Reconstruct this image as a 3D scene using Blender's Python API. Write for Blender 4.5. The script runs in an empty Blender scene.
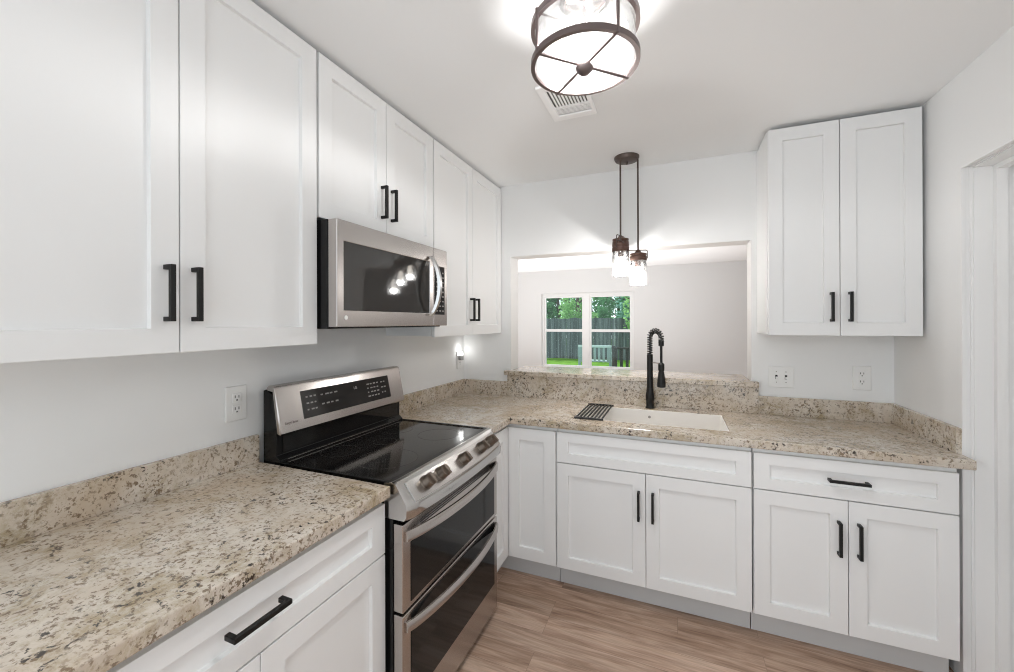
import bpy, bmesh, math, random
from mathutils import Vector, Matrix
random.seed(7)
S = bpy.context.scene
COL = S.collection
R = math.radians

# ------------------------------------------------------------------ camera
cam_data = bpy.data.cameras.new('camera')
cam = bpy.data.objects.new('camera', cam_data)
COL.objects.link(cam)
S.camera = cam
cam_data.sensor_fit = 'HORIZONTAL'
cam_data.sensor_width = 36.0
cam_data.lens = 409.03 * 36.0 / 1014.0
cam_data.shift_x = 2.82 / 1014.0
cam_data.shift_y = -14.0 / 1014.0
cam_data.clip_start = 0.02
cam_data.clip_end = 200
yaw, pit, rol = R(22.786), R(0.053), R(-0.173)
fw = Vector((-math.sin(yaw), math.cos(yaw), 0)); rt = Vector((math.cos(yaw), math.sin(yaw), 0)); up = Vector((0, 0, 1))
fw2 = fw * math.cos(pit) + up * math.sin(pit); up2 = up * math.cos(pit) - fw * math.sin(pit)
rt3 = rt * math.cos(rol) + up2 * math.sin(rol); up3 = up2 * math.cos(rol) - rt * math.sin(rol)
M = Matrix((rt3, up3, -fw2)).transposed().to_4x4()
M.translation = Vector((1.4975, -2.7633, 1.445))
cam.matrix_world = M

# ------------------------------------------------------------------ world, sun, fill, exposure
W = bpy.data.worlds.new('sky'); S.world = W; W.use_nodes = True
bg = W.node_tree.nodes['Background']
bg.inputs[0].default_value = (0.86, 0.94, 1.0, 1); bg.inputs[1].default_value = 1.48
S.view_settings.view_transform = 'Standard'; S.view_settings.look = 'None'
S.view_settings.gamma = 1.0; S.view_settings.use_curve_mapping = False
S.view_settings.exposure = 0.35
S.cycles.use_denoising = True; S.cycles.denoiser = 'OPENIMAGEDENOISE'; S.cycles.denoising_input_passes = 'RGB_ALBEDO_NORMAL'
S.cycles.filter_width = 1.05; S.cycles.use_adaptive_sampling = False; S.cycles.blur_glossy = 0.3
S.cycles.max_bounces = 12; S.cycles.diffuse_bounces = 6; S.cycles.glossy_bounces = 5
S.cycles.transmission_bounces = 8; S.cycles.transparent_max_bounces = 16
S.cycles.caustics_reflective = False; S.cycles.caustics_refractive = False
S.cycles.sample_clamp_indirect = 4.0

def light(name, kind, loc, energy, color=(1, 1, 1), rot=(0, 0, 0), size=None, size_y=None, radius=None):
    d = bpy.data.lights.new(name, kind); d.energy = energy; d.color = color
    if kind == 'AREA':
        d.shape = 'RECTANGLE'; d.size = size; d.size_y = size_y or size
    if radius is not None and kind in ('POINT', 'SPOT'):
        d.shadow_soft_size = radius
    o = bpy.data.objects.new(name, d); o.location = loc; o.rotation_euler = rot; COL.objects.link(o)
    return o
sun = light('sun', 'SUN', (0, 20, 20), 3.5, (1, .97, .9), (R(-38), 0, R(35)))
sun.data.angle = R(0.6)
WCOL = (.97, .985, 1)
light('left_rear_fill', 'AREA', (.05, -3.7, 1.45), 18, WCOL, (0, R(-90), 0), 1.6, .9)  # added fill lamp behind the camera; the left wall has no window there
light('dining_up_fill', 'AREA', (-.2, 2.9, .25), 60, WCOL, (R(180), 0, 0), 4.4, 3.0).data.spread = R(120)  # added upward lamp near the floor, out of view, brightens the dining ceiling

# ------------------------------------------------------------------ materials
def new_mat(name):
    m = bpy.data.materials.new(name); m.use_nodes = True
    nt = m.node_tree; return m, nt, nt.nodes['Principled BSDF']
def N(nt, typ, **kw):
    n = nt.nodes.new(typ)
    for k, v in kw.items(): setattr(n, k, v)
    return n
def plain(name, col, rough=.5, metal=0.0, spec=.5, noise=None, emit=None, emit_s=0, coat=0):
    m, nt, b = new_mat(name)
    b.inputs['Base Color'].default_value = (*col, 1); b.inputs['Roughness'].default_value = rough
    b.inputs['Metallic'].default_value = metal; b.inputs['Specular IOR Level'].default_value = spec
    b.inputs['Coat Weight'].default_value = coat
    if emit:
        b.inputs['Emission Color'].default_value = (*emit, 1); b.inputs['Emission Strength'].default_value = emit_s
    if noise:
        sc, amt = noise
        tc = N(nt, 'ShaderNodeTexCoord'); n = N(nt, 'ShaderNodeTexNoise'); n.inputs['Scale'].default_value = sc; n.inputs['Detail'].default_value = 5
        bp = N(nt, 'ShaderNodeBump'); bp.inputs['Strength'].default_value = amt; bp.inputs['Distance'].default_value = .002
        nt.links.new(tc.outputs['Object'], n.inputs['Vector']); nt.links.new(n.outputs['Fac'], bp.inputs['Height'])
        nt.links.new(bp.outputs['Normal'], b.inputs['Normal'])
    return m
def ramp(nt, stops, interp='LINEAR'):
    r = N(nt, 'ShaderNodeValToRGB'); r.color_ramp.interpolation = interp
    el = r.color_ramp.elements
    while len(el) < len(stops): el.new(0.5)
    for e, (p, c) in zip(el, stops):
        e.position = p; e.color = (*c, 1) if len(c) == 3 else c
    return r
def mixc(nt, fac, a, b, blend='MIX'):
    m = N(nt, 'ShaderNodeMix', data_type='RGBA', blend_type=blend)
    for sock, v in ((m.inputs[0], fac), (m.inputs[6], a), (m.inputs[7], b)):
        if hasattr(v, 'is_linked'): nt.links.new(v, sock)
        elif isinstance(v, (int, float)): sock.default_value = v
        else: sock.default_value = (*v, 1)
    return m.outputs[2]
def noise(nt, vec, scale, detail=4, rough=.55, dist=0):
    n = N(nt, 'ShaderNodeTexNoise'); n.inputs['Scale'].default_value = scale; n.inputs['Detail'].default_value = detail
    n.inputs['Roughness'].default_value = rough; n.inputs['Distortion'].default_value = dist
    nt.links.new(vec, n.inputs['Vector']); return n.outputs['Fac']

def granite(name):
    m, nt, b = new_mat(name)
    g = N(nt, 'ShaderNodeNewGeometry'); P = g.outputs['Position']
    W3 = lambda v: (v, v, v)
    off = N(nt, 'ShaderNodeVectorMath', operation='ADD'); off.inputs[1].default_value = (3.3, 7.1, 1.9); nt.links.new(P, off.inputs[0]); O = off.outputs[0]
    off2 = N(nt, 'ShaderNodeVectorMath', operation='ADD'); off2.inputs[1].default_value = (11.2, 2.4, 5.7); nt.links.new(P, off2.inputs[0]); Q = off2.outputs[0]
    def mask(vec, scale, lo, hi, detail=4, rough=.6, dist=.2, top=1):
        r = ramp(nt, [(lo, W3(0)), (hi, W3(top))]); nt.links.new(noise(nt, vec, scale, detail, rough, dist), r.inputs[0]); return r.outputs[0]
    def mul(a_, b_):
        mm = N(nt, 'ShaderNodeMath', operation='MULTIPLY'); nt.links.new(a_, mm.inputs[0]); nt.links.new(b_, mm.inputs[1]); return mm.outputs[0]
    base = ramp(nt, [(.25, (.42, .35, .275)), (.42, (.575, .505, .425)), (.56, (.645, .585, .51)), (.75, (.70, .65, .58))])
    nt.links.new(noise(nt, P, 22, 9, .66), base.inputs[0])
    c = mixc(nt, mask(P, 3.4, .44, .68, 5, .6, .6, .8), base.outputs[0], (.51, .405, .295))        # warm beige drifts
    c = mixc(nt, mask(O, 5.5, .50, .66, 10, .80, .5, .9), c, (.31, .235, .12))                      # olive-gold veins
    c = mixc(nt, mul(mask(Q, 52, .56, .63, 5, .66, .3, .9), mask(O, 7, .40, .58)), c, (.18, .118, .065)) # brown flecks
    c = mixc(nt, mul(mask(O, 95, .555, .61, 4, .6, .2, .9), mask(P, 6, .34, .54)), c, (.17, .12, .08))     # fine specks
    c = mixc(nt, mul(mask(P, 48, .575, .62, 5, .66, .3), mask(Q, 7, .45, .57)), c, (.045, .033, .026)) # dark clusters
    nt.links.new(c, b.inputs['Base Color'])
    b.inputs['Roughness'].default_value = .16; b.inputs['Specular IOR Level'].default_value = .7
    return m

def planks(name):
    m, nt, b = new_mat(name)
    g = N(nt, 'ShaderNodeNewGeometry'); P = g.outputs['Position']
    br = N(nt, 'ShaderNodeTexBrick'); br.offset = .37; br.offset_frequency = 3
    br.inputs['Color1'].default_value = (0, 0, 0, 1); br.inputs['Color2'].default_value = (1, 1, 1, 1)
    br.inputs['Mortar'].default_value = (.5, .5, .5, 1)
    br.inputs['Scale'].default_value = 1; br.inputs['Mortar Size'].default_value = .0006; br.inputs['Mortar Smooth'].default_value = .2
    br.inputs['Brick Width'].default_value = .92; br.inputs['Row Height'].default_value = .118
    nt.links.new(P, br.inputs['Vector'])
    # per-plank shift of the grain
    sh = N(nt, 'ShaderNodeVectorMath', operation='MULTIPLY_ADD'); sh.inputs[1].default_value = (9, 5, 3)
    nt.links.new(br.outputs['Color'], sh.inputs[0]); nt.links.new(P, sh.inputs[2])
    st = N(nt, 'ShaderNodeVectorMath', operation='MULTIPLY'); st.inputs[1].default_value = (1.6, 15, 1); nt.links.new(sh.outputs[0], st.inputs[0])
    gr = ramp(nt, [(.26, (.17, .095, .065)), (.40, (.36, .235, .165)), (.54, (.50, .355, .265)), (.75, (.63, .48, .38))])
    nt.links.new(noise(nt, st.outputs[0], 1.6, 8, .62, .8), gr.inputs[0])
    tint = ramp(nt, [(0, (.80, .78, .76)), (1, (1.14, 1.12, 1.12))]); nt.links.new(br.outputs['Color'], tint.inputs[0])
    c = mixc(nt, 1.0, gr.outputs[0], tint.outputs[0], 'MULTIPLY')
    st2 = N(nt, 'ShaderNodeVectorMath', operation='MULTIPLY'); st2.inputs[1].default_value = (5, 90, 1); nt.links.new(sh.outputs[0], st2.inputs[0])
    fine = ramp(nt, [(.35, (.82, .82, .82)), (.65, (1.08, 1.08, 1.08))]); nt.links.new(noise(nt, st2.outputs[0], 1.5, 4), fine.inputs[0])
    c = mixc(nt, 1.0, c, fine.outputs[0], 'MULTIPLY')
    c = mixc(nt, br.outputs['Fac'], c, (.17, .11, .08))
    nt.links.new(c, b.inputs['Base Color']); b.inputs['Roughness'].default_value = .42
    return m

def steel(name, col=(.47, .455, .44), rough=.26, axis='y'):
    m, nt, b = new_mat(name)
    b.inputs['Base Color'].default_value = (*col, 1); b.inputs['Metallic'].default_value = 1
    b.inputs['Roughness'].default_value = rough
    b.inputs['Anisotropic'].default_value = .4
    return m

def clear_glass(name, tint=(1, 1, 1), refl=1.0, frost=0.0):
    m, nt, b = new_mat(name)
    nt.nodes.remove(b); out = nt.nodes['Material Output']
    tr = N(nt, 'ShaderNodeBsdfTransparent'); tr.inputs[0].default_value = (*tint, 1)
    gl = N(nt, 'ShaderNodeBsdfGlossy'); gl.inputs['Roughness'].default_value = .03
    fr = N(nt, 'ShaderNodeFresnel'); fr.inputs[0].default_value = 1.45
    mu = N(nt, 'ShaderNodeMath', operation='MULTIPLY'); mu.inputs[1].default_value = refl; nt.links.new(fr.outputs[0], mu.inputs[0])
    mx = N(nt, 'ShaderNodeMixShader'); nt.links.new(mu.outputs[0], mx.inputs[0])
    nt.links.new(tr.outputs[0], mx.inputs[1]); nt.links.new(gl.outputs[0], mx.inputs[2])
    last = mx.outputs[0]
    if frost:
        df = N(nt, 'ShaderNodeBsdfTranslucent'); df.inputs[0].default_value = (1, 1, 1, 1)
        d2 = N(nt, 'ShaderNodeBsdfDiffuse'); d2.inputs[0].default_value = (1, 1, 1, 1)
        ad = N(nt, 'ShaderNodeMixShader'); ad.inputs[0].default_value = .4
        nt.links.new(df.outputs[0], ad.inputs[1]); nt.links.new(d2.outputs[0], ad.inputs[2])
        m2 = N(nt, 'ShaderNodeMixShader'); m2.inputs[0].default_value = frost
        nt.links.new(last, m2.inputs[1]); nt.links.new(ad.outputs[0], m2.inputs[2]); last = m2.outputs[0]
    nt.links.new(last, out.inputs['Surface'])
    return m

def leafy(name, c1, c2):
    m, nt, b = new_mat(name); nt.nodes.remove(b); out = nt.nodes['Material Output']
    g = N(nt, 'ShaderNodeNewGeometry'); r = ramp(nt, [(0.3, c1), (.7, c2)])
    nt.links.new(noise(nt, g.outputs['Position'], 2.2, 3), r.inputs[0])
    d = N(nt, 'ShaderNodeBsdfDiffuse'); t = N(nt, 'ShaderNodeBsdfTranslucent')
    nt.links.new(r.outputs[0], d.inputs[0]); nt.links.new(r.outputs[0], t.inputs[0])
    mx = N(nt, 'ShaderNodeMixShader'); mx.inputs[0].default_value = .5
    nt.links.new(d.outputs[0], mx.inputs[1]); nt.links.new(t.outputs[0], mx.inputs[2]); nt.links.new(mx.outputs[0], out.inputs['Surface'])
    return m

def fence_wood(name):
    m, nt, b = new_mat(name); g = N(nt, 'ShaderNodeNewGeometry')
    st = N(nt, 'ShaderNodeVectorMath', operation='MULTIPLY'); st.inputs[1].default_value = (9, 9, .35); nt.links.new(g.outputs['Position'], st.inputs[0])
    r = ramp(nt, [(.35, (.030, .042, .042)), (.52, (.075, .095, .098)), (.70, (.22, .25, .25))])
    nt.links.new(noise(nt, st.outputs[0], 1.0, 4, .6), r.inputs[0]); nt.links.new(r.outputs[0], b.inputs['Base Color']); b.inputs['Roughness'].default_value = .85
    return m

MAT = dict(
    wall=plain('wall_paint', (.82, .82, .815), .75, noise=(90, .08)),
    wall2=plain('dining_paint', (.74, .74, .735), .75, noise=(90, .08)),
    vent=plain('vent_paint', (.95, .95, .95), .45), ceil=plain('ceiling_paint', (.87, .875, .875), .9, noise=(60, .1)),
    ceil2=plain('dining_ceiling_paint', (.90, .90, .90), .9),
    trim=plain('trim_paint', (.84, .84, .835), .4),
    cab=plain('cabinet_paint', (.82, .82, .815), .36),
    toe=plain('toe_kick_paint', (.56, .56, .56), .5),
    black=plain('matte_black_metal', (.010, .0095, .009), .42, 0, .3),
    blackp=plain('black_plastic', (.012, .012, .012), .35),
    enamel=plain('black_enamel', (.008, .008, .008), .16, 0, .28),
    bglass=plain('black_glass', (.008, .0075, .007), .08, 0, .45),
    oglass=plain('oven_glass', (.012, .012, .012), .08, 0, .24),
    mglass=plain('microwave_glass', (.04, .038, .036), .045, 0, .5),
    steel=steel('brushed_steel'), steelv=steel('brushed_steel_upright', axis='z'),
    steelw=steel('warm_brushed_steel', (.52, .485, .462), .25),
    polish=plain('polished_steel', (.56, .55, .54), .18, 1),
    knob=plain('bronze_knob_metal', (.22, .185, .155), .34, 1),
    bronze=plain('dark_bronze_metal', (.10, .075, .065), .4, .6),
    bring=plain('brown_bronze_metal', (.17, .135, .13), .35, .7),
    rust=plain('aged_copper_brown', (.11, .06, .045), .45, .5),
    plate=plain('white_plastic', (.82, .815, .80), .35),
    slot=plain('dark_slot', (.03, .03, .03), .6),
    sink=plain('white_composite', (.84, .81, .77), .35),
    granite=granite('granite'), floor=planks('vinyl_planks'),
    glass=clear_glass('clear_glass'), jar=clear_glass('jar_glass', (.97, .97, .97), 1.0, .07),
    drum=clear_glass('drum_glass', (.98, .98, .98), .8, .03), diffuser=clear_glass('diffuser_glass', (1, 1, 1), .8, .08),
    pane=clear_glass('pane_glass', (.93, .98, .98), .6),
    bulb=plain('lit_bulb', (1, 1, 1), .3, emit=(1, .93, .82), emit_s=7),
    nlight=plain('lit_night_lamp', (1, 1, 1), .3, emit=(1, 1, .98), emit_s=7),
    mark=plain('grey_print', (.30, .29, .27), .5), markl=plain('pale_print', (.55, .52, .48), .5),
    markd=plain('dark_print', (.22, .18, .17), .5),
    wood=fence_wood('dark_fence_wood'),
    rail=plain('black_rail_paint', (.012, .014, .014), .5),
    chairp=plain('grey_green_paint', (.22, .30, .31), .6),
    bark=plain('bark', (.10, .075, .055), .9, noise=(12, .6)),
    leaf1=leafy('leaves_light', (.16, .36, .10), (.42, .66, .30)), leaf2=leafy('leaves_dark', (.05, .17, .08), (.20, .42, .20)),
    leaf3=leafy('leaves_blue', (.10, .25, .20), (.38, .60, .50)),
    lawn=leafy('lawn', (.09, .22, .03), (.26, .46, .09)),
)

# ------------------------------------------------------------------ mesh building
class MB:
    def __init__(self): self.bm = bmesh.new()
    def poly(self, pts, faces):
        v = [self.bm.verts.new(p) for p in pts]
        for f in faces:
            try: self.bm.faces.new([v[i] for i in f])
            except ValueError: pass
        return self
    def box(self, x0, x1, y0, y1, z0, z1):
        x0, x1 = sorted((x0, x1)); y0, y1 = sorted((y0, y1)); z0, z1 = sorted((z0, z1))
        p = [(x, y, z) for z in (z0, z1) for y in (y0, y1) for x in (x0, x1)]
        return self.poly(p, [(0, 2, 3, 1), (4, 5, 7, 6), (0, 1, 5, 4), (2, 6, 7, 3), (0, 4, 6, 2), (1, 3, 7, 5)])
    def cyl(self, a, b, r0, r1=None, n=20, caps=True):
        a, b = Vector(a), Vector(b); r1 = r0 if r1 is None else r1
        d = (b - a).normalized(); q = d.to_track_quat('Z', 'Y')
        ring = lambda c, r: [c + q @ Vector((math.cos(t) * r, math.sin(t) * r, 0)) for t in [2 * math.pi * i / n for i in range(n)]]
        f = [(i, (i + 1) % n, n + (i + 1) % n, n + i) for i in range(n)]
        if caps: f += [tuple(range(n))[::-1], tuple(range(n, 2 * n))]
        return self.poly(ring(a, r0) + ring(b, r1), f)
    def lathe(self, c, prof, n=28, axis='z', closed=False):
        c = Vector(c); pts = []; m = len(prof)
        for r, h in prof:
            for i in range(n):
                t = 2 * math.pi * i / n
                p = Vector((r * math.cos(t), r * math.sin(t), h))
                if axis == 'x': p = Vector((h, r * math.cos(t), r * math.sin(t)))
                if axis == 'y': p = Vector((r * math.cos(t), h, r * math.sin(t)))
                pts.append(c + p)
        f = []
        for k in range(m if closed else m - 1):
            k2 = (k + 1) % m
            for i in range(n): f.append((k * n + i, k * n + (i + 1) % n, k2 * n + (i + 1) % n, k2 * n + i))
        if not closed: f += [tuple(range(n))[::-1], tuple(range((m - 1) * n, m * n))]
        return self.poly(pts, f)
    def tube(self, path, r, n=10, closed=False):
        P = [Vector(p) for p in path]; m = len(P); pts = []
        prev = None
        for i, p in enumerate(P):
            a = P[(i - 1) % m] if (i or closed) else p; b = P[(i + 1) % m] if (i < m - 1 or closed) else p
            d = (b - a).normalized()
            if prev is None:
                u = d.orthogonal().normalized()
            else:
                u = (prev - d * prev.dot(d)).normalized()
            prev = u; w = d.cross(u)
            rr = r[i] if isinstance(r, (list, tuple)) else r
            for k in range(n):
                t = 2 * math.pi * k / n; pts.append(p + u * math.cos(t) * rr + w * math.sin(t) * rr)
        f = []
        for i in range(m if closed else m - 1):
            j = (i + 1) % m
            for k in range(n): f.append((i * n + k, i * n + (k + 1) % n, j * n + (k + 1) % n, j * n + k))
        if not closed: f += [tuple(range(n))[::-1], tuple(range((m - 1) * n, m * n))]
        return self.poly(pts, f)
    def sections(self, secs):                     # list of equal-length closed profiles
        n = len(secs[0]); pts = [p for s in secs for p in s]; f = []
        for i in range(len(secs) - 1):
            for k in range(n): f.append((i * n + k, i * n + (k + 1) % n, (i + 1) * n + (k + 1) % n, (i + 1) * n + k))
        f += [tuple(range(n))[::-1], tuple(range((len(secs) - 1) * n, len(secs) * n))]
        return self.poly(pts, f)
    def cells(self, xs, ys, inside, z0, z1):      # slab made of grid cells, shared vertices
        vt = {}
        def V(i, j, z):
            k = (i, j, z)
            if k not in vt: vt[k] = self.bm.verts.new((xs[i], ys[j], z))
            return vt[k]
        ok = lambda i, j: 0 <= i < len(xs) - 1 and 0 <= j < len(ys) - 1 and inside(i, j)
        for i in range(len(xs) - 1):
            for j in range(len(ys) - 1):
                if not ok(i, j): continue
                self.bm.faces.new([V(i, j, z1), V(i + 1, j, z1), V(i + 1, j + 1, z1), V(i, j + 1, z1)])
                self.bm.faces.new([V(i, j, z0), V(i, j + 1, z0), V(i + 1, j + 1, z0), V(i + 1, j, z0)])
                for (di, dj, a, b) in ((-1, 0, (i, j), (i, j + 1)), (1, 0, (i + 1, j + 1), (i + 1, j)), (0, -1, (i + 1, j), (i, j)), (0, 1, (i, j + 1), (i + 1, j + 1))):
                    if not ok(i + di, j + dj):
                        self.bm.faces.new([V(*a, z0), V(*a, z1), V(*b, z1), V(*b, z0)])
        return self

ORIGIN = {}
def tag(o, label=None, cat=None, group=None, kind=None):
    if label: o['label'] = label
    if cat: o['category'] = cat
    if group: o['group'] = group
    if kind: o['kind'] = kind
    return o
def thing(name, loc, label, cat, group=None):
    o = bpy.data.objects.new(name, None); o.empty_display_size = .05
    o.location = loc; COL.objects.link(o); ORIGIN[o.name] = Vector(loc)
    return tag(o, label, cat, group)
def obj(name, mb, mat, parent=None, bevel=0, smooth=False, label=None, seg=2, origin=None):
    bm = mb.bm; base = ORIGIN[parent.name] if parent else Vector(origin or (0, 0, 0))
    bmesh.ops.recalc_face_normals(bm, faces=bm.faces)
    for v in bm.verts: v.co -= base
    me = bpy.data.meshes.new(name); bm.to_mesh(me); bm.free()
    me.materials.append(mat if not isinstance(mat, str) else MAT[mat])
    o = bpy.data.objects.new(name, me); COL.objects.link(o)
    if parent: o.parent = parent
    else: o.location = base
    ORIGIN[o.name] = base
    if bevel:
        b = o.modifiers.new('bevel', 'BEVEL'); b.width = bevel; b.segments = seg; b.limit_method = 'ANGLE'; b.angle_limit = R(35)
    if smooth:
        for p in me.polygons: p.use_smooth = True
        try:
            me.set_sharp_from_angle(angle=R(38))
        except Exception: pass
    if label: o['label'] = label
    return o
def struct(name, mb, mat, **k):
    return tag(obj(name, mb, mat, **k), kind='structure')
def letters(name, text, size, mat, parent, loc, xdir, ydir):
    cu = bpy.data.curves.new(name, 'FONT'); cu.body = text; cu.size = size; cu.extrude = .0003
    t = bpy.data.objects.new(name + '_tmp', cu); COL.objects.link(t)
    me = bpy.data.meshes.new_from_object(t)
    COL.objects.unlink(t); bpy.data.objects.remove(t)
    x, y = Vector(xdir).normalized(), Vector(ydir).normalized(); z = x.cross(y)
    m = Matrix((x, y, z)).transposed().to_4x4(); m.translation = Vector(loc) - ORIGIN[parent.name]
    me.transform(m); me.materials.clear(); me.materials.append(MAT[mat]); me.name = name
    o = bpy.data.objects.new(name, me); COL.objects.link(o); o.parent = parent; ORIGIN[o.name] = ORIGIN[parent.name]
    return o

# ------------------------------------------------------------------ room shell
H = 2.44; XR = 2.549; YR = -4.3; YF = 4.9; FX0, FX1 = -3.0, 5.2
struct('floor', MB().box(FX0 - .1, FX1 + .1, YR, YF + .12, -.1, 0), 'floor')
struct('ceiling', MB().box(-.12, XR + 1.2, YR, .15, H, H + .1), 'ceil')
struct('ceiling_dining', MB().box(FX0 - .1, FX1 + .1, .15, YF + .12, H, H + .1), 'ceil2')
struct('wall_left', MB().box(-.12, 0, YR, 0, 0, H), 'wall')
# back wall with the pass-through (cells in x-z, extruded over y)
def wall_xz(xs, zs, inside, y0, y1):
    mb = MB().cells(xs, zs, inside, 0, 1)
    for v in mb.bm.verts: v.co = Vector((v.co.x, y1 if v.co.z > .5 else y0, v.co.y))
    return mb
PX0, PX1, PZ0, PZ1 = .388, 1.903, 1.0675, 1.922
struct('wall_back', wall_xz([-.12, PX0, PX1, XR + .6], [0, PZ0, PZ1, H], lambda i, j: not (i == 1 and j == 1), 0, .15), 'wall')
def wall_yz(ys, zs, inside, x0, x1):
    mb = MB().cells(ys, zs, inside, 0, 1)
    for v in mb.bm.verts: v.co = Vector((x1 if v.co.z > .5 else x0, v.co.x, v.co.y))
    return mb
DY0, DY1, DZ = -1.40, -.556, 2.056
struct('wall_right', wall_yz([YR, DY0, DY1, 0], [0, DZ, H], lambda i, j: not (i == 1 and j == 0), XR, XR + .13), 'wall')
# stepped door lining and closed door leaf
dr = thing('door_1', (XR + .2, -.98, 0), None, None); dr['kind'] = 'structure'
mb = MB()
for (a, b, t) in ((0, .006, -.004), (.022, .030, -.004), (.030, .085, -.008), (.085, .118, -.026), (.118, .155, -.012)):
    x0, x1 = XR + a - (.004 if a == 0 else 0), XR + b
    mb.box(x0, x1, DY1 + t, DY1 + .003, 0, DZ + t); mb.box(x0, x1, DY0 - .003, DY0 - t, 0, DZ + t)
    mb.box(x0, x1, DY0 - .003, DY1 + .003, DZ + t, DZ + .003)
obj('lining', mb, 'trim', dr)
mb = MB().box(XR + .155, XR + .195, DY0 - .02, DY1 + .02, 0.005, DZ + .01)
obj('door_leaf', mb, 'trim', dr, bevel=.002)
mb = MB()
for (y0, y1, z0, z1) in ((DY0 + .13, -1.02, .2, .95), (-.94, DY1 - .13, .2, .95), (DY0 + .13, -1.02, 1.1, 1.9), (-.94, DY1 - .13, 1.1, 1.9)):
    mb.box(XR + .150, XR + .156, y0, y1, z0, z1)
obj('door_panel', mb, 'trim', dr, bevel=.004)
obj('door_knob', MB().lathe((XR + .09, DY0 + .08, .95), [(.003, 0), (.022, .004), (.027, .02), (.022, .036), (.010, .044), (.010, .066)], axis='x'), 'polish', dr, smooth=True)

# dining room beyond the pass-through
WX0, WX1, WZ0, WZ1 = -.93, .80, .52, 2.0
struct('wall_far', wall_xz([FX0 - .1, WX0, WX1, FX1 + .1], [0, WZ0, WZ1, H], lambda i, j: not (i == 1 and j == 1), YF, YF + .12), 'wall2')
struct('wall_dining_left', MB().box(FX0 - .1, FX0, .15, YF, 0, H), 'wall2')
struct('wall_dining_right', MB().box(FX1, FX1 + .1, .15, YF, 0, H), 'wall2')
struct('baseboard_far', MB().box(FX0, FX1, YF - .014, YF, 0, .11), 'trim')
wn = thing('window_1', ((WX0 + WX1) / 2, YF, WZ0), None, None); wn['kind'] = 'structure'
obj('window_frame', wall_xz([WX0, WX0 + .045, -.115, .0, WX1 - .045, WX1], [WZ0, WZ0 + .06, WZ1 - .05, WZ1],
    lambda i, j: not (i in (1, 3) and j == 1), YF + .05, YF + .118), 'trim', wn, bevel=.004)
for (a, b) in ((WX0 + .045, -.115), (0, WX1 - .045)):
    zm = 1.285
    obj('sash', wall_xz([a, a + .03, b - .03, b], [WZ0 + .06, WZ0 + .10, zm - .025, zm + .025, WZ1 - .085, WZ1 - .05],
        lambda i, j: not (i == 1 and j in (1, 3)), YF + .065, YF + .10), 'trim', wn, bevel=.003)
    obj('pane', MB().box(a + .028, b - .028, YF + .081, YF + .085, WZ0 + .098, WZ1 - .083), 'pane', wn)
obj('window_sill', MB().box(WX0 - .04, WX1 + .04, YF - .04, YF + .05, WZ0 - .03, WZ0), 'trim', wn, bevel=.004)

# ------------------------------------------------------------------ cabinets
class Fr:                                         # u along the wall, v up, w out of the wall
    def __init__(s, side): s.side = side
    def p(s, u, v, w): return (w, u, v) if s.side == 'L' else (u, -w, v)
    def box(s, mb, u0, u1, v0, v1, w0, w1):
        a, b = s.p(u0, v0, w0), s.p(u1, v1, w1)
        return mb.box(a[0], b[0], a[1], b[1], a[2], b[2])
L, B = Fr('L'), Fr('B')
def shaker(name, fr, u0, u1, v0, v1, w, parent, rail=.062, label=None, rv=None):
    rv = rv or rail
    t, d, s = .019, .013, .0010
    mb = MB()
    q = lambda a0, a1, b0, b1, ww: [fr.p(a0, b0, ww), fr.p(a1, b0, ww), fr.p(a1, b1, ww), fr.p(a0, b1, ww)]
    pts = q(u0, u1, v0, v1, w - t) + q(u0, u1, v0, v1, w) + q(u0 + rail, u1 - rail, v0 + rv, v1 - rv, w) + q(u0 + rail + s, u1 - rail - s, v0 + rv + s, v1 - rv - s, w - d)
    f = [(3, 2, 1, 0), (12, 13, 14, 15)]
    for k in range(3):
        for i in range(4): f.append((4 * k + i, 4 * k + (i + 1) % 4, 4 * k + 4 + (i + 1) % 4, 4 * k + 4 + i))
    mb.poly(pts, f)
    return obj(name, mb, 'cab', parent, bevel=.0012, label=label)
def handle(fr, u, v, w, door, horizontal=False, ln=.142):
    mb = MB(); h = ln / 2; t = .0058
    if horizontal:
        fr.box(mb, u - h, u + h, v - t, v + t, w + .022, w + .034)
        for s in (-1, 1): fr.box(mb, u + s * h, u + s * (h - .012), v - t, v + t, w, w + .028)
    else:
        fr.box(mb, u - t, u + t, v - h, v + h, w + .022, w + .034)
        for s in (-1, 1): fr.box(mb, u - t, u + t, v + s * h, v + s * (h - .012), w, w + .028)
    return obj('handle', mb, 'black', door, bevel=.0012, label='matte black bar handle')

UD = .317; g = .0016
def upper(name_label, fr, u0, u1, z0, z1, seam, hz, du, side=.004):
    t = thing('wall_cabinet', fr.p((u0 + u1) / 2, z0, UD / 2), name_label, 'cabinet')
    mb = MB(); fr.box(mb, u0 + .001, u1 - .001, z0 + .004, z1, 0.001, UD - .0205)
    obj('body', mb, 'cab', t, bevel=.001)
    for (a, b, hu) in ((u0 + side, seam - g, seam - du), (seam + g, u1 - side, seam + du)):
        d = shaker('door', fr, a, b, z0, z1 - .002, UD, t)
        handle(fr, hu, hz, UD, d)
    return t
upper('tall white two-door wall cabinet above the left-hand granite counter, left of the microwave', L, -2.557, -1.672, 1.370, 2.422, -2.114, 1.521, .032)
upper('short white two-door wall cabinet directly above the microwave', L, -1.669, -.913, 1.826, 2.422, -1.2945, 1.968, .033)
upper('tall white two-door wall cabinet in the left back corner, right of the microwave', L, -.910, -.004, 1.368, 2.422, -.462, 1.525, .033)
upper('white two-door wall cabinet on the back wall, right of the pass-through', B, 1.930, 2.535, 1.376, 2.422, 2.228, 1.515, .036)

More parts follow.
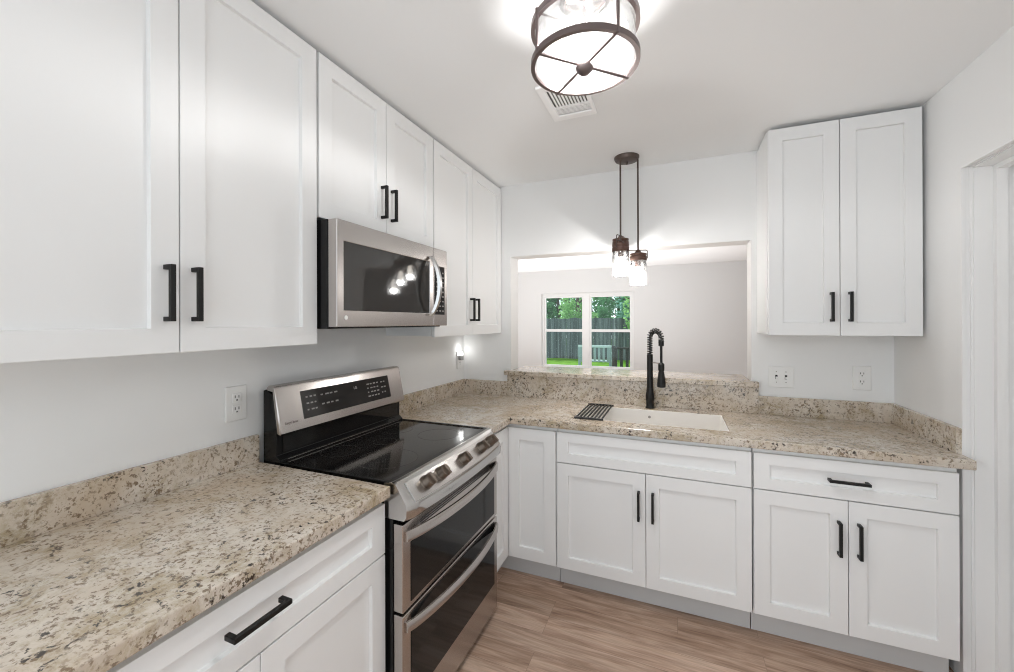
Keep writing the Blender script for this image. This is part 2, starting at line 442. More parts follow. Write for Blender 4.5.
BD = .618; ZT, ZD, ZB = .853, .690, .124
def base_cab(label, fr, u0, u1, seam, drawer_handle, du, kick_a=None, kick_b=None):
    t = thing('base_cabinet', fr.p((u0 + u1) / 2, 0, BD / 2), label, 'cabinet')
    mb = MB()
    if drawer_handle is None:                     # open-topped carcass around the sink bowl
        mb.cells([u0 + .001, u0 + .019, u1 - .019, u1 - .001], [-BD + .0205, -BD + .0385, -.022, -.004], lambda i, j: not (i == 1 and j == 1), .114, .8755)
        mb.box(u0 + .018, u1 - .018, -BD + .038, -.021, .114, .132)
    else: fr.box(mb, u0 + .001, u1 - .001, .114, .8755, .004, BD - .0205)
    obj('body', mb, 'cab', t, bevel=.001)
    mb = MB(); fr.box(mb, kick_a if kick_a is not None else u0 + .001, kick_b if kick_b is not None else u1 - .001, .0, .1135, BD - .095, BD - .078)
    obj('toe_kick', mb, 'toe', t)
    d = shaker('drawer_front', fr, u0 + .0035, u1 - .0035, ZD + .002, ZT, BD, t, rail=.062, rv=.050)
    if drawer_handle: handle(fr, (u0 + u1) / 2 + drawer_handle[0], .776 + drawer_handle[1], BD, d, True, .139)
    for (a, b, hu) in ((u0 + .0035, seam - g, seam - du), (seam + g, u1 - .0035, seam + du)):
        d = shaker('door', fr, a, b, ZB, ZD - .003, BD, t)
        if drawer_handle is None or fr is B: handle(fr, hu, .531, BD, d)
    return t
base_cab('white base cabinet under the left-hand granite counter, left of the range', L, -2.556, -1.677, -2.116, (-.012, .006), .034)
base_cab('white sink base cabinet with a false drawer front and two doors', B, .899, 1.815, 1.356, None, .033)
base_cab('white base cabinet with one drawer over two doors, right of the sink cabinet', B, 1.817, 2.512, 2.163, (-.004, -.003), .034)
# side panel strip of the right-hand base cabinet belongs to its body; corner cabinet with two leaves meeting in the corner
t = thing('corner_cabinet', (.3, -.3, 0), 'white corner base cabinet whose two narrow doors meet at a right angle beside the range', 'cabinet')
mb = MB().cells([.004, BD - .0205, .8975], [-.905, -BD + .0205, -.004], lambda i, j: not (i == 1 and j == 0), .114, .8755)
obj('body', mb, 'cab', t, bevel=.001)
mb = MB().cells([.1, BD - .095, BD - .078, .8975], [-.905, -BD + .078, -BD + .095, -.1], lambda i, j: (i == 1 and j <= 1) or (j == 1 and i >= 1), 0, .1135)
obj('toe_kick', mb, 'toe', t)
shaker('door', L, -.902, -BD - .001, ZB, ZT, BD, t, rail=.066)
shaker('door', B, BD + .001, .8945, ZB, ZT, BD, t, rail=.066)

# ------------------------------------------------------------------ counters
CT0, CT1, CD = .8765, .914, .6405
t = thing('countertop', (.32, -2.1, CT0), 'speckled beige granite countertop left of the range with a low backsplash', 'countertop')
obj('slab', MB().box(.002, CD, -2.58, -1.679, CT0, CT1), 'granite', t, bevel=.004)
obj('backsplash', MB().box(.002, .022, -2.58, -1.679, CT1, 1.0165), 'granite', t, bevel=.0015)
t = thing('countertop', (.9, -.4, CT0), 'L-shaped speckled beige granite countertop around the sink along the back wall', 'countertop')
SX0, SX1, SY0, SY1 = .968, 1.736, -.512, -.143
xs = [.002, CD, SX0, SX1, XR - .001]; ys = [-.909, -CD, SY0, SY1, -.002]
obj('slab', MB().cells(xs, ys, lambda i, j: (j > 0 or i == 0) and not (i == 2 and j == 2), CT0, CT1), 'granite', t, bevel=.004)
obj('backsplash', MB().cells([.002, .022, .3715], [-.909, -.022, -.002], lambda i, j: i == 0 or j == 1, CT1, 1.0165), 'granite', t, bevel=.0015)
obj('backsplash', MB().cells([1.9345, 2.529, XR - .001], [-.556, -.022, -.002], lambda i, j: i == 1 or j == 1, CT1, 1.0165), 'granite', t, bevel=.0015)
obj('backsplash', MB().box(.372, 1.934, -.030, -.002, CT1, 1.0675), 'granite', t, bevel=.0015)
xs = [.352, PX0 + .001, PX1 - .001, 1.934]
o = obj('bar_ledge', MB().cells(xs, [-.052, -.001, .33], lambda i, j: j == 0 or i == 1, 1.068, 1.0985), 'granite', bevel=.004, origin=(1.14, .1, 1.068))
tag(o, 'raised granite bar ledge along the bottom of the pass-through behind the faucet', 'ledge')

# ------------------------------------------------------------------ sink, faucet, rack
t = thing('sink', (1.35, -.33, .67), 'white undermount single-bowl sink set in the granite counter under the faucet', 'sink')
xs = [SX0 + .0006, SX0 + .007, SX1 - .007, SX1 - .0006]; ys = [SY0 + .0006, SY0 + .007, SY1 - .007, SY1 - .0006]
mb = MB().cells(xs, ys, lambda i, j: not (i == 1 and j == 1), .66, .9125)
mb.box(SX0 + .006, SX1 - .006, SY0 + .006, SY1 - .006, .66, .675)
obj('bowl', mb, 'sink', t, bevel=.0012)
obj('drain', MB().lathe((1.35, -.27, .675), [(.004, .001), (.035, .001), (.045, .004), (.047, 0)], n=24), 'polish', t, smooth=True)
obj('overflow', MB().lathe((1.348, SY1 - .007, .872), [(.008, -.0015), (.008, .001)], n=16, axis='y'), 'mark', t)

t = thing('faucet', (1.348, -.085, CT1), 'black spring-neck pull-down kitchen faucet standing behind the sink', 'faucet')
fx, fy = 1.348, -.085; dx, dy = .80, -.60; rr = .042
obj('base', MB().lathe((fx, fy, CT1), [(.027, .0003), (.027, .006), (.0225, .012), (.0225, .045), (.026, .05), (.026, .08), (.021, .10), (.019, .12)]), 'black', t, smooth=True)
obj('column', MB().cyl((fx, fy, CT1 + .11), (fx, fy, 1.245), .0175), 'black', t, smooth=True)
path = [(fx, fy, 1.245 + .002 * i) for i in range(0, 53, 4)]
for i in range(1, 19):
    a = math.pi * i / 18; d = rr * (1 - math.cos(a)); path.append((fx + dx * d, fy + dy * d, 1.349 + rr * math.sin(a)))
ex, ey = fx + dx * 2 * rr, fy + dy * 2 * rr
path += [(ex, ey, 1.349 - .008 * i) for i in range(1, 5)]
obj('hose', MB().tube(path, .0048), 'blackp', t, smooth=True)
# spring: helix around the hose path
def helix(path, r, turns, steps):
    P = [Vector(p) for p in path]; ln = [0]
    for a, b in zip(P, P[1:]): ln.append(ln[-1] + (b - a).length)
    out = []; side = Vector((-dy, dx, 0)).normalized()
    for s in range(steps + 1):
        d = ln[-1] * s / steps; k = max(i for i in range(len(ln)) if ln[i] <= d + 1e-9); k = min(k, len(P) - 2)
        f = (d - ln[k]) / (ln[k + 1] - ln[k]); p = P[k].lerp(P[k + 1], f); tg = (P[k + 1] - P[k]).normalized(); nn = tg.cross(side)
        a = 2 * math.pi * turns * s / steps; out.append(p + side * math.cos(a) * r + nn * math.sin(a) * r)
    return out
obj('spring', MB().tube(helix(path, .0140, 19, 19 * 14), .0036, n=6), 'black', t, smooth=True)
obj('hose_collar', MB().cyl((ex, ey, 1.30), (ex, ey, 1.335), .0155), 'black', t, smooth=True)
obj('hose_tail', MB().cyl((ex, ey, 1.18), (ex, ey, 1.31), .0075), 'black', t, smooth=True)
obj('spray_head', MB().lathe((ex, ey, 1.05), [(.012, 0), (.024, .004), (.024, .03), (.017, .09), (.014, .10), (.018, .105), (.018, .14), (.010, .15)]), 'black', t, smooth=True)
obj('support_arm', MB().tube([(fx, fy, 1.195), (fx + dx * .04, fy + dy * .04, 1.197), (ex - dx * .012, ey - dy * .012, 1.195)], .0035), 'polish', t, smooth=True, label='thin shiny metal support arm')

t = thing('drying_rack', (1.05, -.33, CT1), 'black slatted drying rack laid across the left end of the white sink', 'rack')
n = 8
for i in range(n):
    x = .985 + i * (1.125 - .985) / (n - 1)
    obj('rod', MB().cyl((x, SY0 - .018, CT1 + .0056), (x, SY1 + .02, CT1 + .0056), .0050, n=10), 'black', t, smooth=True)
for y in (SY0 - .014, SY1 + .016):
    obj('end_strip', MB().box(.976, 1.134, y - .006, y + .006, CT1 + .0004, CT1 + .0105), 'blackp', t, bevel=.002)

# ------------------------------------------------------------------ range
RY0, RY1 = -1.671, -.916
t = thing('range', (.34, (RY0 + RY1) / 2, 0), 'stainless steel double-oven electric range with black glass top and five knobs', 'stove')
obj('body', MB().box(.03, .640, RY0 + .003, RY1 - .003, .03, .902), 'enamel', t, bevel=.002)
obj('plinth', MB().box(.08, .62, RY0 + .02, RY1 - .02, 0, .032), 'blackp', t)
ct = obj('cooktop', MB().box(.06, .625, RY0 + .012, RY1 - .012, .902, .9165), 'bglass', t, bevel=.002)
mb = MB().cells([.045, .065, .615, .635], [RY0, RY0 + .014, RY1 - .014, RY1], lambda i, j: not (i == 1 and j == 1), .9165, .921)
obj('cooktop_rim', mb, 'enamel', t, bevel=.0015)
mb = MB()
for (x, y, r) in ((.22, -1.47, .075), (.22, -1.10, .075), (.46, -1.47, .115), (.46, -1.10, .095), (.3, -1.29, .05)):
    mb.lathe((x, y, .9166), [(r, 0), (r + .0016, 0), (r + .0016, .0002), (r, .0002)], n=48, closed=True)
obj('burner_ring', mb, plain('burner_print', (.05, .045, .042), .25), ct)
# back guard
def yprism(mb, prof, y0, y1): return mb.sections([[(x, y, z) for x, z in prof] for y in (y0, y1)])
obj('backguard', yprism(MB(), [(.03, .90), (.03, 1.185), (.045, 1.19), (.09, 1.165), (.108, 1.03), (.098, 1.02), (.098, .94), (.118, .925), (.118, .902)], RY0 + .002, RY1 - .002), 'enamel', t, bevel=.0015)
mb = yprism(MB(), [(.104, 1.012), (.104, .95), (.098, .95), (.098, 1.012)], RY0 + .03, RY1 - .03)
obj('lower_panel', mb, 'bglass', t, bevel=.001)
obj('trim_strip', MB().box(.1175, .1205, RY0 + .035, RY1 - .02, .9215, .9245), 'steel', t, label='thin shiny strip along the back of the cooktop')
a0, a1 = Vector((.094, 0, 1.195)), Vector((.132, 0, 1.027)); tv = (a1 - a0).normalized(); nv = Vector((-tv.z, 0, tv.x))
def on_panel(y, s, out): p = a0 + tv * s + nv * out; return (p.x, y, p.z)
prof = [(.048, 1.197), (.060, 1.206), (.078, 1.207), (.090, 1.203), (.0955, 1.193), (.132, 1.027), (.126, 1.021), (.116, 1.024), (.085, 1.185), (.05, 1.19)]
mb = MB(); secs = []
for s in (0, .004, .012, 1 - .012, 1 - .004, 1):
    y = RY0 - .002 + (RY1 - RY0 + .004) * s; k = 1 if .004 < s < .99 else .8 if s in (0, 1) else .95
    secs.append([(.09 + (x - .09) * k, y, 1.115 + (z - 1.115) * (1 - (1 - k) * .12)) for x, z in prof])
pn = obj('control_panel', mb.sections(secs), 'steelw', t, smooth=True, label='slanted stainless control panel')
def panel_box(mb, y0, y1, s0, s1, o0, o1):
    p = [on_panel(y, s, o) for o in (o0, o1) for s in (s0, s1) for y in (y0, y1)]
    return mb.poly(p, [(0, 1, 3, 2), (4, 6, 7, 5), (0, 4, 5, 1), (2, 3, 7, 6), (0, 2, 6, 4), (1, 5, 7, 3)])
obj('display', panel_box(MB(), -1.564, -1.024, .026, .138, -.002, .0025), plain('display_glass', (.022, .021, .02), .08, 0, .5), pn, bevel=.001)
random.seed(3)
for (y0, y1, rows, cols) in ((-1.545, -1.485, 3, 3), (-1.47, -1.37, 2, 4), (-1.19, -1.10, 4, 4), (-1.09, -1.05, 3, 2)):
    mb = MB()
    for r_ in range(rows):
        for c_ in range(cols):
            yy = y0 + (y1 - y0) * (c_ + .1) / cols; ss = .045 + .078 * (r_ + .2) / rows
            panel_box(mb, yy, yy + (y1 - y0) / cols * random.uniform(.4, .75), ss, ss + .006, .0024, .0030)
    obj('key_marks', mb, 'mark', pn)
letters('lettering', 'LG', .018, 'markl', pn, on_panel(-1.275, .062, .0028), (0, 1, 0), -tv)
letters('lettering', 'EasyClean', .0145, 'markd', pn, on_panel(-1.652, .142, .0012), (0, 1, 0), -tv)
# front control fascia, bowed outwards
prof = [(.605, .802), (.605, .915), (.640, .922), (.660, .916), (.706, .856), (.711, .845), (.709, .815), (.698, .802)]
def fascia(y0, y1, prof, n=18, endround=True):
    secs = []
    for i in range(n + 1):
        s = i / n; y = y0 + (y1 - y0) * s; bow = .020 * (1 - (2 * (y - RY0) / (RY1 - RY0) - 1) ** 2)
        e = min(s, 1 - s) * (y1 - y0); k = 1 if (not endround or e > .03) else .86 + .14 * math.sqrt(max(0, 1 - (1 - e / .03) ** 2))
        secs.append([((.605 + (x - .605) * k) + bow * max(0, (x - .63) / .08) ** .8 if x > .63 else x, y, z) for x, z in prof])
    return secs
fa = obj('fascia', MB().sections(fascia(RY0, RY1, prof, 26)), 'polish', t, smooth=True, label='curved stainless knob fascia')
fn = Vector((.060, 0, .046)).normalized()
pl = [(.664, .9115), (.666, .9145), (.708, .8595), (.706, .8565)]
obj('knob_plate', MB().sections(fascia(RY0 + .03, RY1 - .03, pl, 18, False)), 'steel', fa, smooth=True)
for y in (-1.556, -1.464, -1.298, -1.127, -1.027):
    bow = .020 * (1 - (2 * (y - RY0) / (RY1 - RY0) - 1) ** 2) * .5
    c = Vector((.689 + bow, y, .889)); u = fn
    tdir = Vector((.046, 0, -.060)).normalized(); q = Vector((0, 1, 0))
    mb = MB(); mb.cyl(c - u * .004, c + u * .005, .026, .025, 28); mb.cyl(c + u * .005, c + u * .030, .0235, .0215, 28)
    kb = obj('knob', mb, 'knob', t, smooth=True)
    p = []
    for o in (.024, .040):
        for (aa, bb) in ((-1, -1), (1, -1), (1, 1), (-1, 1)):
            p.append(c + u * o + (tdir * .9 + q * .25) .normalized() * .0205 * aa + (q * .97 - tdir * .25).normalized() * .0045 * bb)
    obj('grip', MB().poly(p, [(3, 2, 1, 0), (4, 5, 6, 7), (0, 1, 5, 4), (1, 2, 6, 5), (2, 3, 7, 6), (3, 0, 4, 7)]), 'knob', kb, bevel=.002)
# oven doors
def bowstrip(y0, y1, z0, z1, x0, out, th, n=24, dz=.0):
    secs = []
    for i in range(n + 1):
        s = i / n; b = out * (1 - (2 * s - 1) ** 2) ** .8; y = y0 + (y1 - y0) * s; zz = dz * (1 - (2 * s - 1) ** 2)
        secs.append([(x0 + b, y, z0 + zz), (x0 + b + th, y, z0 + .004 + zz), (x0 + b + th, y, z1 - .008 + zz), (x0 + b + th - .006, y, z1 + zz), (x0 + b, y, z1 + zz)])
    return secs
def oven_door(z0, z1, gz0, gz1, hz0, hz1, vents):
    d = obj('oven_door', MB().box(.643, .680, RY0 + .001, RY1 - .001, z0, z1), 'steelw', t, bevel=.003)
    obj('oven_window', MB().box(.676, .6822, RY0 + .044, RY1 - .036, gz0, gz1), 'oglass', d, bevel=.001)
    h = MB().sections(bowstrip(RY0 + .012, RY1 - .012, hz0, hz1, .679, .046, .013))
    obj('oven_handle', h, 'steelw', d, smooth=True, label='long bowed stainless oven handle')
    if vents:
        mb = MB()
        for k in range(3): mb.box(.6785, .6806, RY0 + .10, RY1 - .09, z1 - .024 - .0085 * k, z1 - .0195 - .0085 * k)
        obj('vent_slots', mb, 'slot', d)
oven_door(.500, .787, .517, .715, .728, .763, True)
oven_door(.045, .490, .178, .478, .432, .466, False)

# ------------------------------------------------------------------ microwave
MY0, MY1, MZ0, MZ1 = -1.667, -.916, 1.430, 1.8155
t = thing('microwave', (.2, (MY0 + MY1) / 2, MZ0), 'stainless steel over-the-range microwave mounted under the short wall cabinet', 'microwave')
obj('body', MB().box(.002, .356, MY0, MY1, MZ0 - .006, MZ1), 'enamel', t, bevel=.002)
mb = MB()
for k in range(10): mb.box(.08 + k * .022, .09 + k * .022, MY0 + .05, MY1 - .05, MZ0 - .0075, MZ0 - .005)
obj('bottom_grille', mb, 'slot', t)
ys = [MY0 + .001, MY0 + .034, -1.077, -1.0475]; zs = [MZ0, MZ0 + .061, MZ1 - .077, MZ1 - .001]
d = obj('microwave_door', wall_yz(ys, zs, lambda i, j: not (i == 1 and j == 1), .358, .400), 'steelw', t, bevel=.003)
obj('door_window', MB().box(.366, .3975, MY0 + .033, -1.076, MZ0 + .060, MZ1 - .076), 'mglass', d)
ps = []
n = 24
for i in range(n + 1):
    s = i / n; b = .055 * (1 - (2 * s - 1) ** 2) ** .75; z = 1.476 + (1.765 - 1.476) * s
    ps.append([(.398 + b, -1.094, z), (.398 + b, -1.070, z), (.412 + b, -1.074, z), (.412 + b, -1.090, z)])
obj('door_handle', MB().sections(ps), 'polish', d, smooth=True, label='bowed stainless door handle')
obj('logo', MB().lathe((.4005, -1.624, 1.464), [(.008, -.001), (.008, .0008)], n=20, axis='x'), 'plate', d)
c = obj('control_strip', MB().box(.358, .400, -1.0455, MY1 - .001, MZ0, MZ1 - .001), 'steelw', t, bevel=.003)
obj('keypad', MB().box(.396, .4015, -1.038, -.944, MZ0 + .055, MZ1 - .088), 'bglass', c)
mb = MB()
for r_ in range(9):
    for c_ in range(3):
        mb.box(.4013, .4018, -1.022 + c_ * .028, -1.010 + c_ * .028, MZ0 + .07 + r_ * .024, MZ0 + .077 + r_ * .024)
obj('key_marks', mb, 'mark', c)

# ------------------------------------------------------------------ ceiling lamp
cx, cy, zb, zt, rd = 1.240, -1.507, 2.240, 2.352, .160
t = thing('ceiling_lamp', (cx, cy, H), 'round drum ceiling lamp with two dark bronze rings and clear glass', 'lamp')
obj('canopy', MB().lathe((cx, cy, H), [(.075, 0), (.075, -.012), (.062, -.024), (.02, -.03), (.012, -.032)]), 'polish', t, smooth=True)
obj('stem', MB().cyl((cx, cy, H - .03), (cx, cy, zb - .012), .006), 'bring', t, smooth=True)
for z in (zb, zt):
    obj('ring', MB().lathe((cx, cy, z), [(rd - .008, -.009), (rd + .004, -.009), (rd + .004, .009), (rd - .008, .009)], n=64, closed=True), 'bring', t, smooth=True)
obj('glass_drum', MB().lathe((cx, cy, zb), [(rd - .0125, .002), (rd - .0095, .002), (rd - .0095, zt - zb), (rd - .0125, zt - zb)], n=64, closed=True), 'drum', t, smooth=True)
obj('diffuser', MB().lathe((cx, cy, zb), [(.002, .001), (rd - .013, .001), (rd - .013, .004), (.002, .004)], n=64), 'diffuser', t, smooth=True)
for a in (45, 135, 225, 315):
    ca, sa = math.cos(R(a)), math.sin(R(a))
    obj('post', MB().cyl((cx + ca * (rd + .003), cy + sa * (rd + .003), zb - .010), (cx + ca * (rd + .003), cy + sa * (rd + .003), zt + .012), .0050, n=10), 'bring', t, smooth=True)
    obj('spoke', MB().cyl((cx, cy, zb - .007), (cx + ca * (rd + .003), cy + sa * (rd + .003), zb - .007), .0046, n=10), 'bring', t, smooth=True)
    obj('top_spoke', MB().cyl((cx, cy, zt), (cx + ca * rd, cy + sa * rd, zt), .003, n=8), 'bring', t, smooth=True)
obj('finial', MB().lathe((cx, cy, zb), [(.005, -.036), (.014, -.032), (.026, -.020), (.028, -.013), (.020, -.010), (.020, .0)]), 'bring', t, smooth=True)
for s in (-1, 1):
    bx, by = cx + s * .062, cy
    sk = obj('socket', MB().cyl((cx + s * .005, cy, zt - .03), (bx - s * .005, by, zt - .03), .013), 'plate', t, smooth=True)
    obj('bulb', MB().lathe((bx, by, zt - .03), [(.010, 0), (.014, s * .012), (.023, s * .03), (.026, s * .045), (.020, s * .06), (.004, s * .068)], axis='x', n=20), 'bulb', sk, smooth=True)
for s in (-1, 1):
    light('drum_bulb_glow', 'POINT', (cx, cy + s * .065, zt - .06), 1.8, (1, .995, .99), radius=.028)
    sp = light('drum_down_glow', 'SPOT', (cx, cy + s * .065, zt - .055), 12.0, (1, .995, .99), radius=.028)
    sp.data.spot_size = R(172); sp.data.spot_blend = .3

# ------------------------------------------------------------------ pendant cluster
t = thing('pendant_lamp', (1.235, -.20, H), 'cluster of three clear jar pendants on a dark bronze ceiling plate before the pass-through', 'lamp')
obj('canopy', MB().lathe((1.226, -.20, H), [(.073, 0), (.073, -.008), (.066, -.022), (.05, -.028), (.008, -.030), (.006, -.045)], n=36), 'bronze', t, smooth=True)
for (px, py, zbt) in ((1.290, -.20, 1.662), (1.194, -.245, 1.716), (1.182, -.145, 1.768)):
    obj('cord', MB().tube([(px, py, H - .024), (px, py, zbt + .20)], .0052, n=8), 'bronze', t, smooth=True)
    sk = obj('socket', MB().lathe((px, py, zbt), [(.048, .148), (.050, .151), (.050, .172), (.047, .174), (.047, .178), (.049, .180), (.049, .190), (.02, .197), (.012, .21), (.006, .214)], n=32), 'rust', t, smooth=True)
    obj('lamp_holder', MB().cyl((px, py, zbt + .115), (px, py, zbt + .15), .017), 'rust', sk, smooth=True)
    an = .35 if px > 1.25 else 1.25; q = Vector((math.cos(an), math.sin(an), 0)) * .056; c = Vector((px, py, 0))
    bail = [c - q + Vector((0, 0, zbt + .165)), c - q + Vector((0, 0, zbt + .205)), c - q * .85 + Vector((0, 0, zbt + .212)),
            c + q * .85 + Vector((0, 0, zbt + .212)), c + q + Vector((0, 0, zbt + .205)), c + q + Vector((0, 0, zbt + .165)), c + q * .8 + Vector((0, 0, zbt + .160))]
    obj('bail', MB().tube(bail, .0026, n=8), 'bronze', sk, smooth=True)
    j = obj('jar', MB().lathe((px, py, zbt), [(.048, .003), (.049, .12), (.046, .135), (.045, .150), (.0425, .150), (.0435, .135), (.0465, .12), (.0455, .005), (.004, .005), (.004, .0), (.045, .0)], n=36, closed=True), 'jar', t, smooth=True)
    obj('bulb', MB().lathe((px, py, zbt + .118), [(.011, 0), (.013, -.012), (.019, -.035), (.021, -.055), (.017, -.072), (.004, -.082)], n=20), 'bulb', t, smooth=True)

for (px, py, zbt) in ((1.290, -.20, 1.662), (1.194, -.245, 1.716), (1.182, -.145, 1.768)):
    light('pendant_bulb_glow', 'POINT', (px, py, zbt + .030), 5.2, (1, .985, .97), radius=.02)

# ------------------------------------------------------------------ ceiling vent
t = thing('ceiling_vent', (1.053, -.965, H), 'white rectangular ceiling air vent beside the round ceiling lamp', 'vent')
vx0, vx1, vy0, vy1 = .950, 1.157, -1.120, -.812
obj('frame', MB().cells([vx0, vx0 + .036, vx1 - .016, vx1], [vy0, vy0 + .04, vy1 - .045, vy1], lambda i, j: not (i == 1 and j == 1), H - .012, H - .0005), 'vent', t, bevel=.004)
obj('duct_back', MB().box(vx0 + .03, vx1 - .01, vy0 + .03, vy1 - .04, H - .0025, H - .0005), plain('vent_dark', (.12, .115, .11), .7), t)
ybar = -.925
obj('cross_bar', MB().box(vx0 + .034, vx1 - .014, ybar - .006, ybar + .006, H - .008, H - .003), 'vent', t)
for i in range(11):
    x = vx0 + .046 + i * .0142
    obj('slat', MB().poly([(x, vy0 + .04, H - .009), (x + .0055, vy0 + .04, H - .004), (x + .0070, vy0 + .04, H - .004), (x + .0015, vy0 + .04, H - .009),
        (x, ybar, H - .009), (x + .0055, ybar, H - .004), (x + .0070, ybar, H - .004), (x + .0015, ybar, H - .009)],
        [(0, 1, 2, 3), (7, 6, 5, 4), (0, 4, 5, 1), (1, 5, 6, 2), (2, 6, 7, 3), (3, 7, 4, 0)]), 'vent', t)
for i in range(5):
    y = ybar + .010 + i * .0105
    obj('slat', MB().box(vx0 + .036, vx1 - .016, y, y + .0055, H - .008, H - .006), 'vent', t)

# ------------------------------------------------------------------ outlets and switches
def plate(fr, u, v, hw, hh, label, cat, name):
    t = thing(name, fr.p(u, v, 0), label, cat)
    mb = MB(); fr.box(mb, u - hw, u + hw, v - hh, v + hh, .0005, .008)
    obj('plate', mb, 'plate', t, bevel=.003)
    return t
def outlet(fr, u, v, label, sock=(-.0215, .0215)):
    t = plate(fr, u, v, .040, .064, label, 'outlet', 'wall_outlet')
    for s in sock:
        mb = MB(); fr.box(mb, u - .017, u + .017, v + s - .0165, v + s + .0165, .007, .0098); o = obj('socket', mb, 'plate', t, bevel=.004, seg=3)
        mb = MB()
        for du in (-.007, .007): fr.box(mb, u + du - .0015, u + du + .0015, v + s - .001, v + s + .009, .0092, .0101)
        fr.box(mb, u - .0025, u + .0025, v + s - .011, v + s - .006, .0092, .0101)
        obj('pin_holes', mb, 'slot', o)
    return t
outlet(L, -1.758, 1.150, 'white double wall outlet above the left counter, left of the range')
outlet(B, 2.413, 1.141, 'white double wall outlet under the right wall cabinet, right of the switch plate')
outlet(L, -.072, 1.165, 'white wall outlet in the back left corner holding a lit night light')
t = plate(B, 2.048, 1.129, .0625, .060, 'white double switch plate on the back wall, right of the pass-through', 'switch', 'light_switch')
for du in (-.023, .023):
    mb = MB(); B.box(mb, 2.048 + du - .0055, 2.048 + du + .0055, 1.117, 1.141, .007, .0092); o = obj('toggle_slot', mb, 'slot', t)
    mb = MB(); B.box(mb, 2.048 + du - .004, 2.048 + du + .004, 1.119, 1.131, .008, .018); obj('toggle', mb, 'plate', t, bevel=.001)
    for v in (1.099, 1.159): obj('screw', MB().lathe((2.048 + du, -.0075, v), [(.003, -.0012), (.003, 0)], n=10, axis='y'), 'mark', t)
t = thing('night_light', (.012, -.085, 1.20), 'small lit plug-in night light in the corner outlet above the counter', 'lamp')
obj('body', MB().box(.0102, .036, -.102, -.064, 1.166, 1.200), plain('grey_plastic', (.35, .34, .33), .4), t, bevel=.003)
light('night_light_glow', 'POINT', (.026, -.083, 1.250), .08, (1, 1, .98), radius=.012)
obj('lamp_shade', MB().lathe((.022, -.082, 1.2005), [(.014, 0), (.016, .008), (.013, .022), (.003, .029)], n=20), 'nlight', t, smooth=True)

# ------------------------------------------------------------------ garden
struct('ground', MB().box(-16, 12, YF + .13, 40, -.5, -.25), 'lawn')
GZ = -.25
t = thing('fence', (-3.5, 16, GZ), 'dark weathered wooden board fence across the back of the garden', 'fence')
mb = MB(); x = -11.0; random.seed(5)
while x < 5.5:
    w = .135; mb.box(x, x + w, 16 + random.choice((0, .012)), 16.03, GZ, 1.62 + random.uniform(-.02, .02)); x += w + random.choice((.0, .003, .008))
obj('boards', mb, 'wood', t)
for z in (.25, .85, 1.4): obj('rail', MB().box(-11, 5.6, 16.032, 16.075, z, z + .09), 'wood', t)
for k in range(7): obj('post', MB().box(-11 + k * 2.7, -10.9 + k * 2.7, 16.076, 16.176, GZ, 1.66), 'wood', t)
t = thing('deck_railing', (.6, 7.9, GZ), 'low black slatted railing outside the right window pane', 'railing')
for z in (.76, GZ + .06): obj('rail', MB().box(.02, 1.7, 7.87, 7.93, z - (.0), z + .05), 'rail', t, bevel=.004)
for k in range(12): obj('slat', MB().box(.05 + k * .14, .12 + k * .14, 7.885, 7.915, GZ + .08, .77), 'rail', t)
for xx in (.0, 1.68): obj('post', MB().box(xx, xx + .07, 7.86, 7.94, GZ, .84), 'rail', t, bevel=.004)
t = thing('garden_bench', (-.45, 8.3, GZ), 'grey-green slatted garden bench on the lawn left of the black railing', 'bench')
for k in range(7): obj('back_slat', MB().box(-.84 + k * .115, -.785 + k * .115, 8.02, 8.045, .40, .80), 'chairp', t)
obj('top_rail', MB().box(-.90, -.04, 8.01, 8.055, .78, .84), plain('pale_rail_paint', (.40, .50, .50), .5), t, bevel=.005, label='pale top rail')
for k in range(4): obj('seat_slat', MB().box(-.9, -.04, 8.06 + k * .11, 8.15 + k * .11, .40, .425), 'chairp', t)
for xx in (-.9, -.10):
    for yy in (8.01, 8.46): obj('leg', MB().box(xx, xx + .06, yy, yy + .05, GZ, .78 if yy < 8.1 else .40), 'chairp', t)
    obj('arm_rest', MB().box(xx, xx + .06, 8.05, 8.52, .60, .63), 'chairp', t); obj('leg', MB().box(xx, xx + .06, 8.47, 8.51, .425, .60), 'chairp', t)

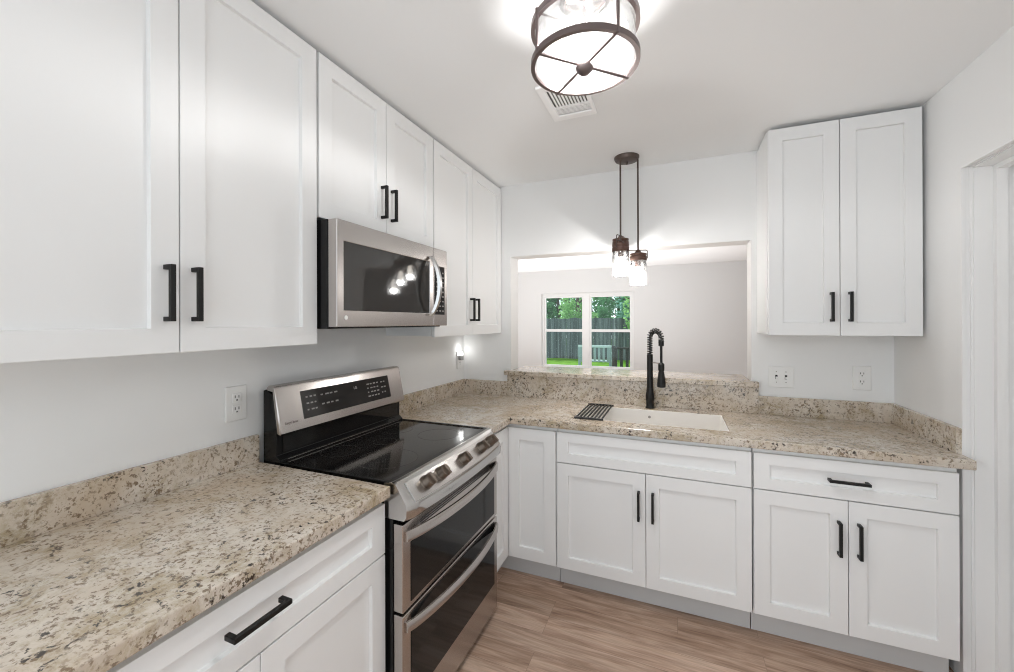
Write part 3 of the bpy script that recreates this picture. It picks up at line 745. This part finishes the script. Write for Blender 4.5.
def tree(x, y, h, cr, mat, label, seed, n=2600, leaf=.17, z0=.9):
    random.seed(seed)
    t = thing('tree', (x, y, GZ), label, 'tree')
    mb = MB(); mb.tube([(x, y, GZ), (x + .06, y, h * .35), (x - .05, y + .05, h * .62), (x, y, h * .85)], [.14, .11, .08, .03], n=10)
    for k in range(7):
        a = k * 2.4; z = h * (.30 + .06 * k)
        mb.tube([(x, y, z), (x + math.cos(a) * cr * .4, y + math.sin(a) * cr * .4, z + .4), (x + math.cos(a) * cr * .7, y + math.sin(a) * cr * .7, z + .5)], [.05, .035, .012], n=7)
    obj('trunk', mb, 'bark', t, smooth=True)
    mb = MB(); cl = []
    for _ in range(40):
        a, q, v = random.uniform(0, 6.283), math.sqrt(random.random()), random.random()
        rr = (cr - .28) * q * (1 - .5 * v); cl.append((x + rr * math.cos(a), y + rr * math.sin(a), z0 + v * (h - z0)))
    for i in range(n):
        c = random.choice(cl)
        p = Vector((c[0] + random.uniform(-.28, .28), c[1] + random.uniform(-.28, .28), c[2] + random.uniform(-.3, .3)))
        u = Vector((random.gauss(0, 1), random.gauss(0, 1), random.gauss(0, 1))).normalized(); w = u.orthogonal().normalized(); s = leaf * random.uniform(.6, 1.2)
        mb.poly([p - u * s * .5, p + w * s * .28, p + u * s * .5, p - w * s * .28], [(0, 1, 2, 3)])
    obj('foliage', mb, mat, t)
    return t
tree(-3.25, 18.6, 4.0, 1.4, 'leaf1', 'light green leafy tree just behind the fence, in the left window pane', 11, 3600)
tree(-.25, 18.6, 4.0, 1.4, 'leaf3', 'blue-green leafy tree just behind the fence, in the right window pane', 12, 3600)
tree(.15, 14.2, 3.6, .75, 'leaf1', 'slim bright green tree before the fence at the right edge of the window', 13, 1300, .15, 1.3)
tree(-6.3, 18.8, 4.4, 1.4, 'leaf2', 'dark green tree behind the fence at the left end of the garden view', 14, 3000)
tree(-5.4, 22.6, 4.8, 1.8, 'leaf2', 'tall dark green tree at the back, behind and left of the light green tree', 15, 4200, .2)
tree(-1.7, 22.6, 4.8, 1.8, 'leaf2', 'tall dark green tree at the back, between the two nearer trees', 16, 4200, .2)
tree(-4.2, 27.0, 5.6, 1.9, 'leaf2', 'tall dark green tree farthest from the house, behind all the others', 17, 4200, .22, .6)
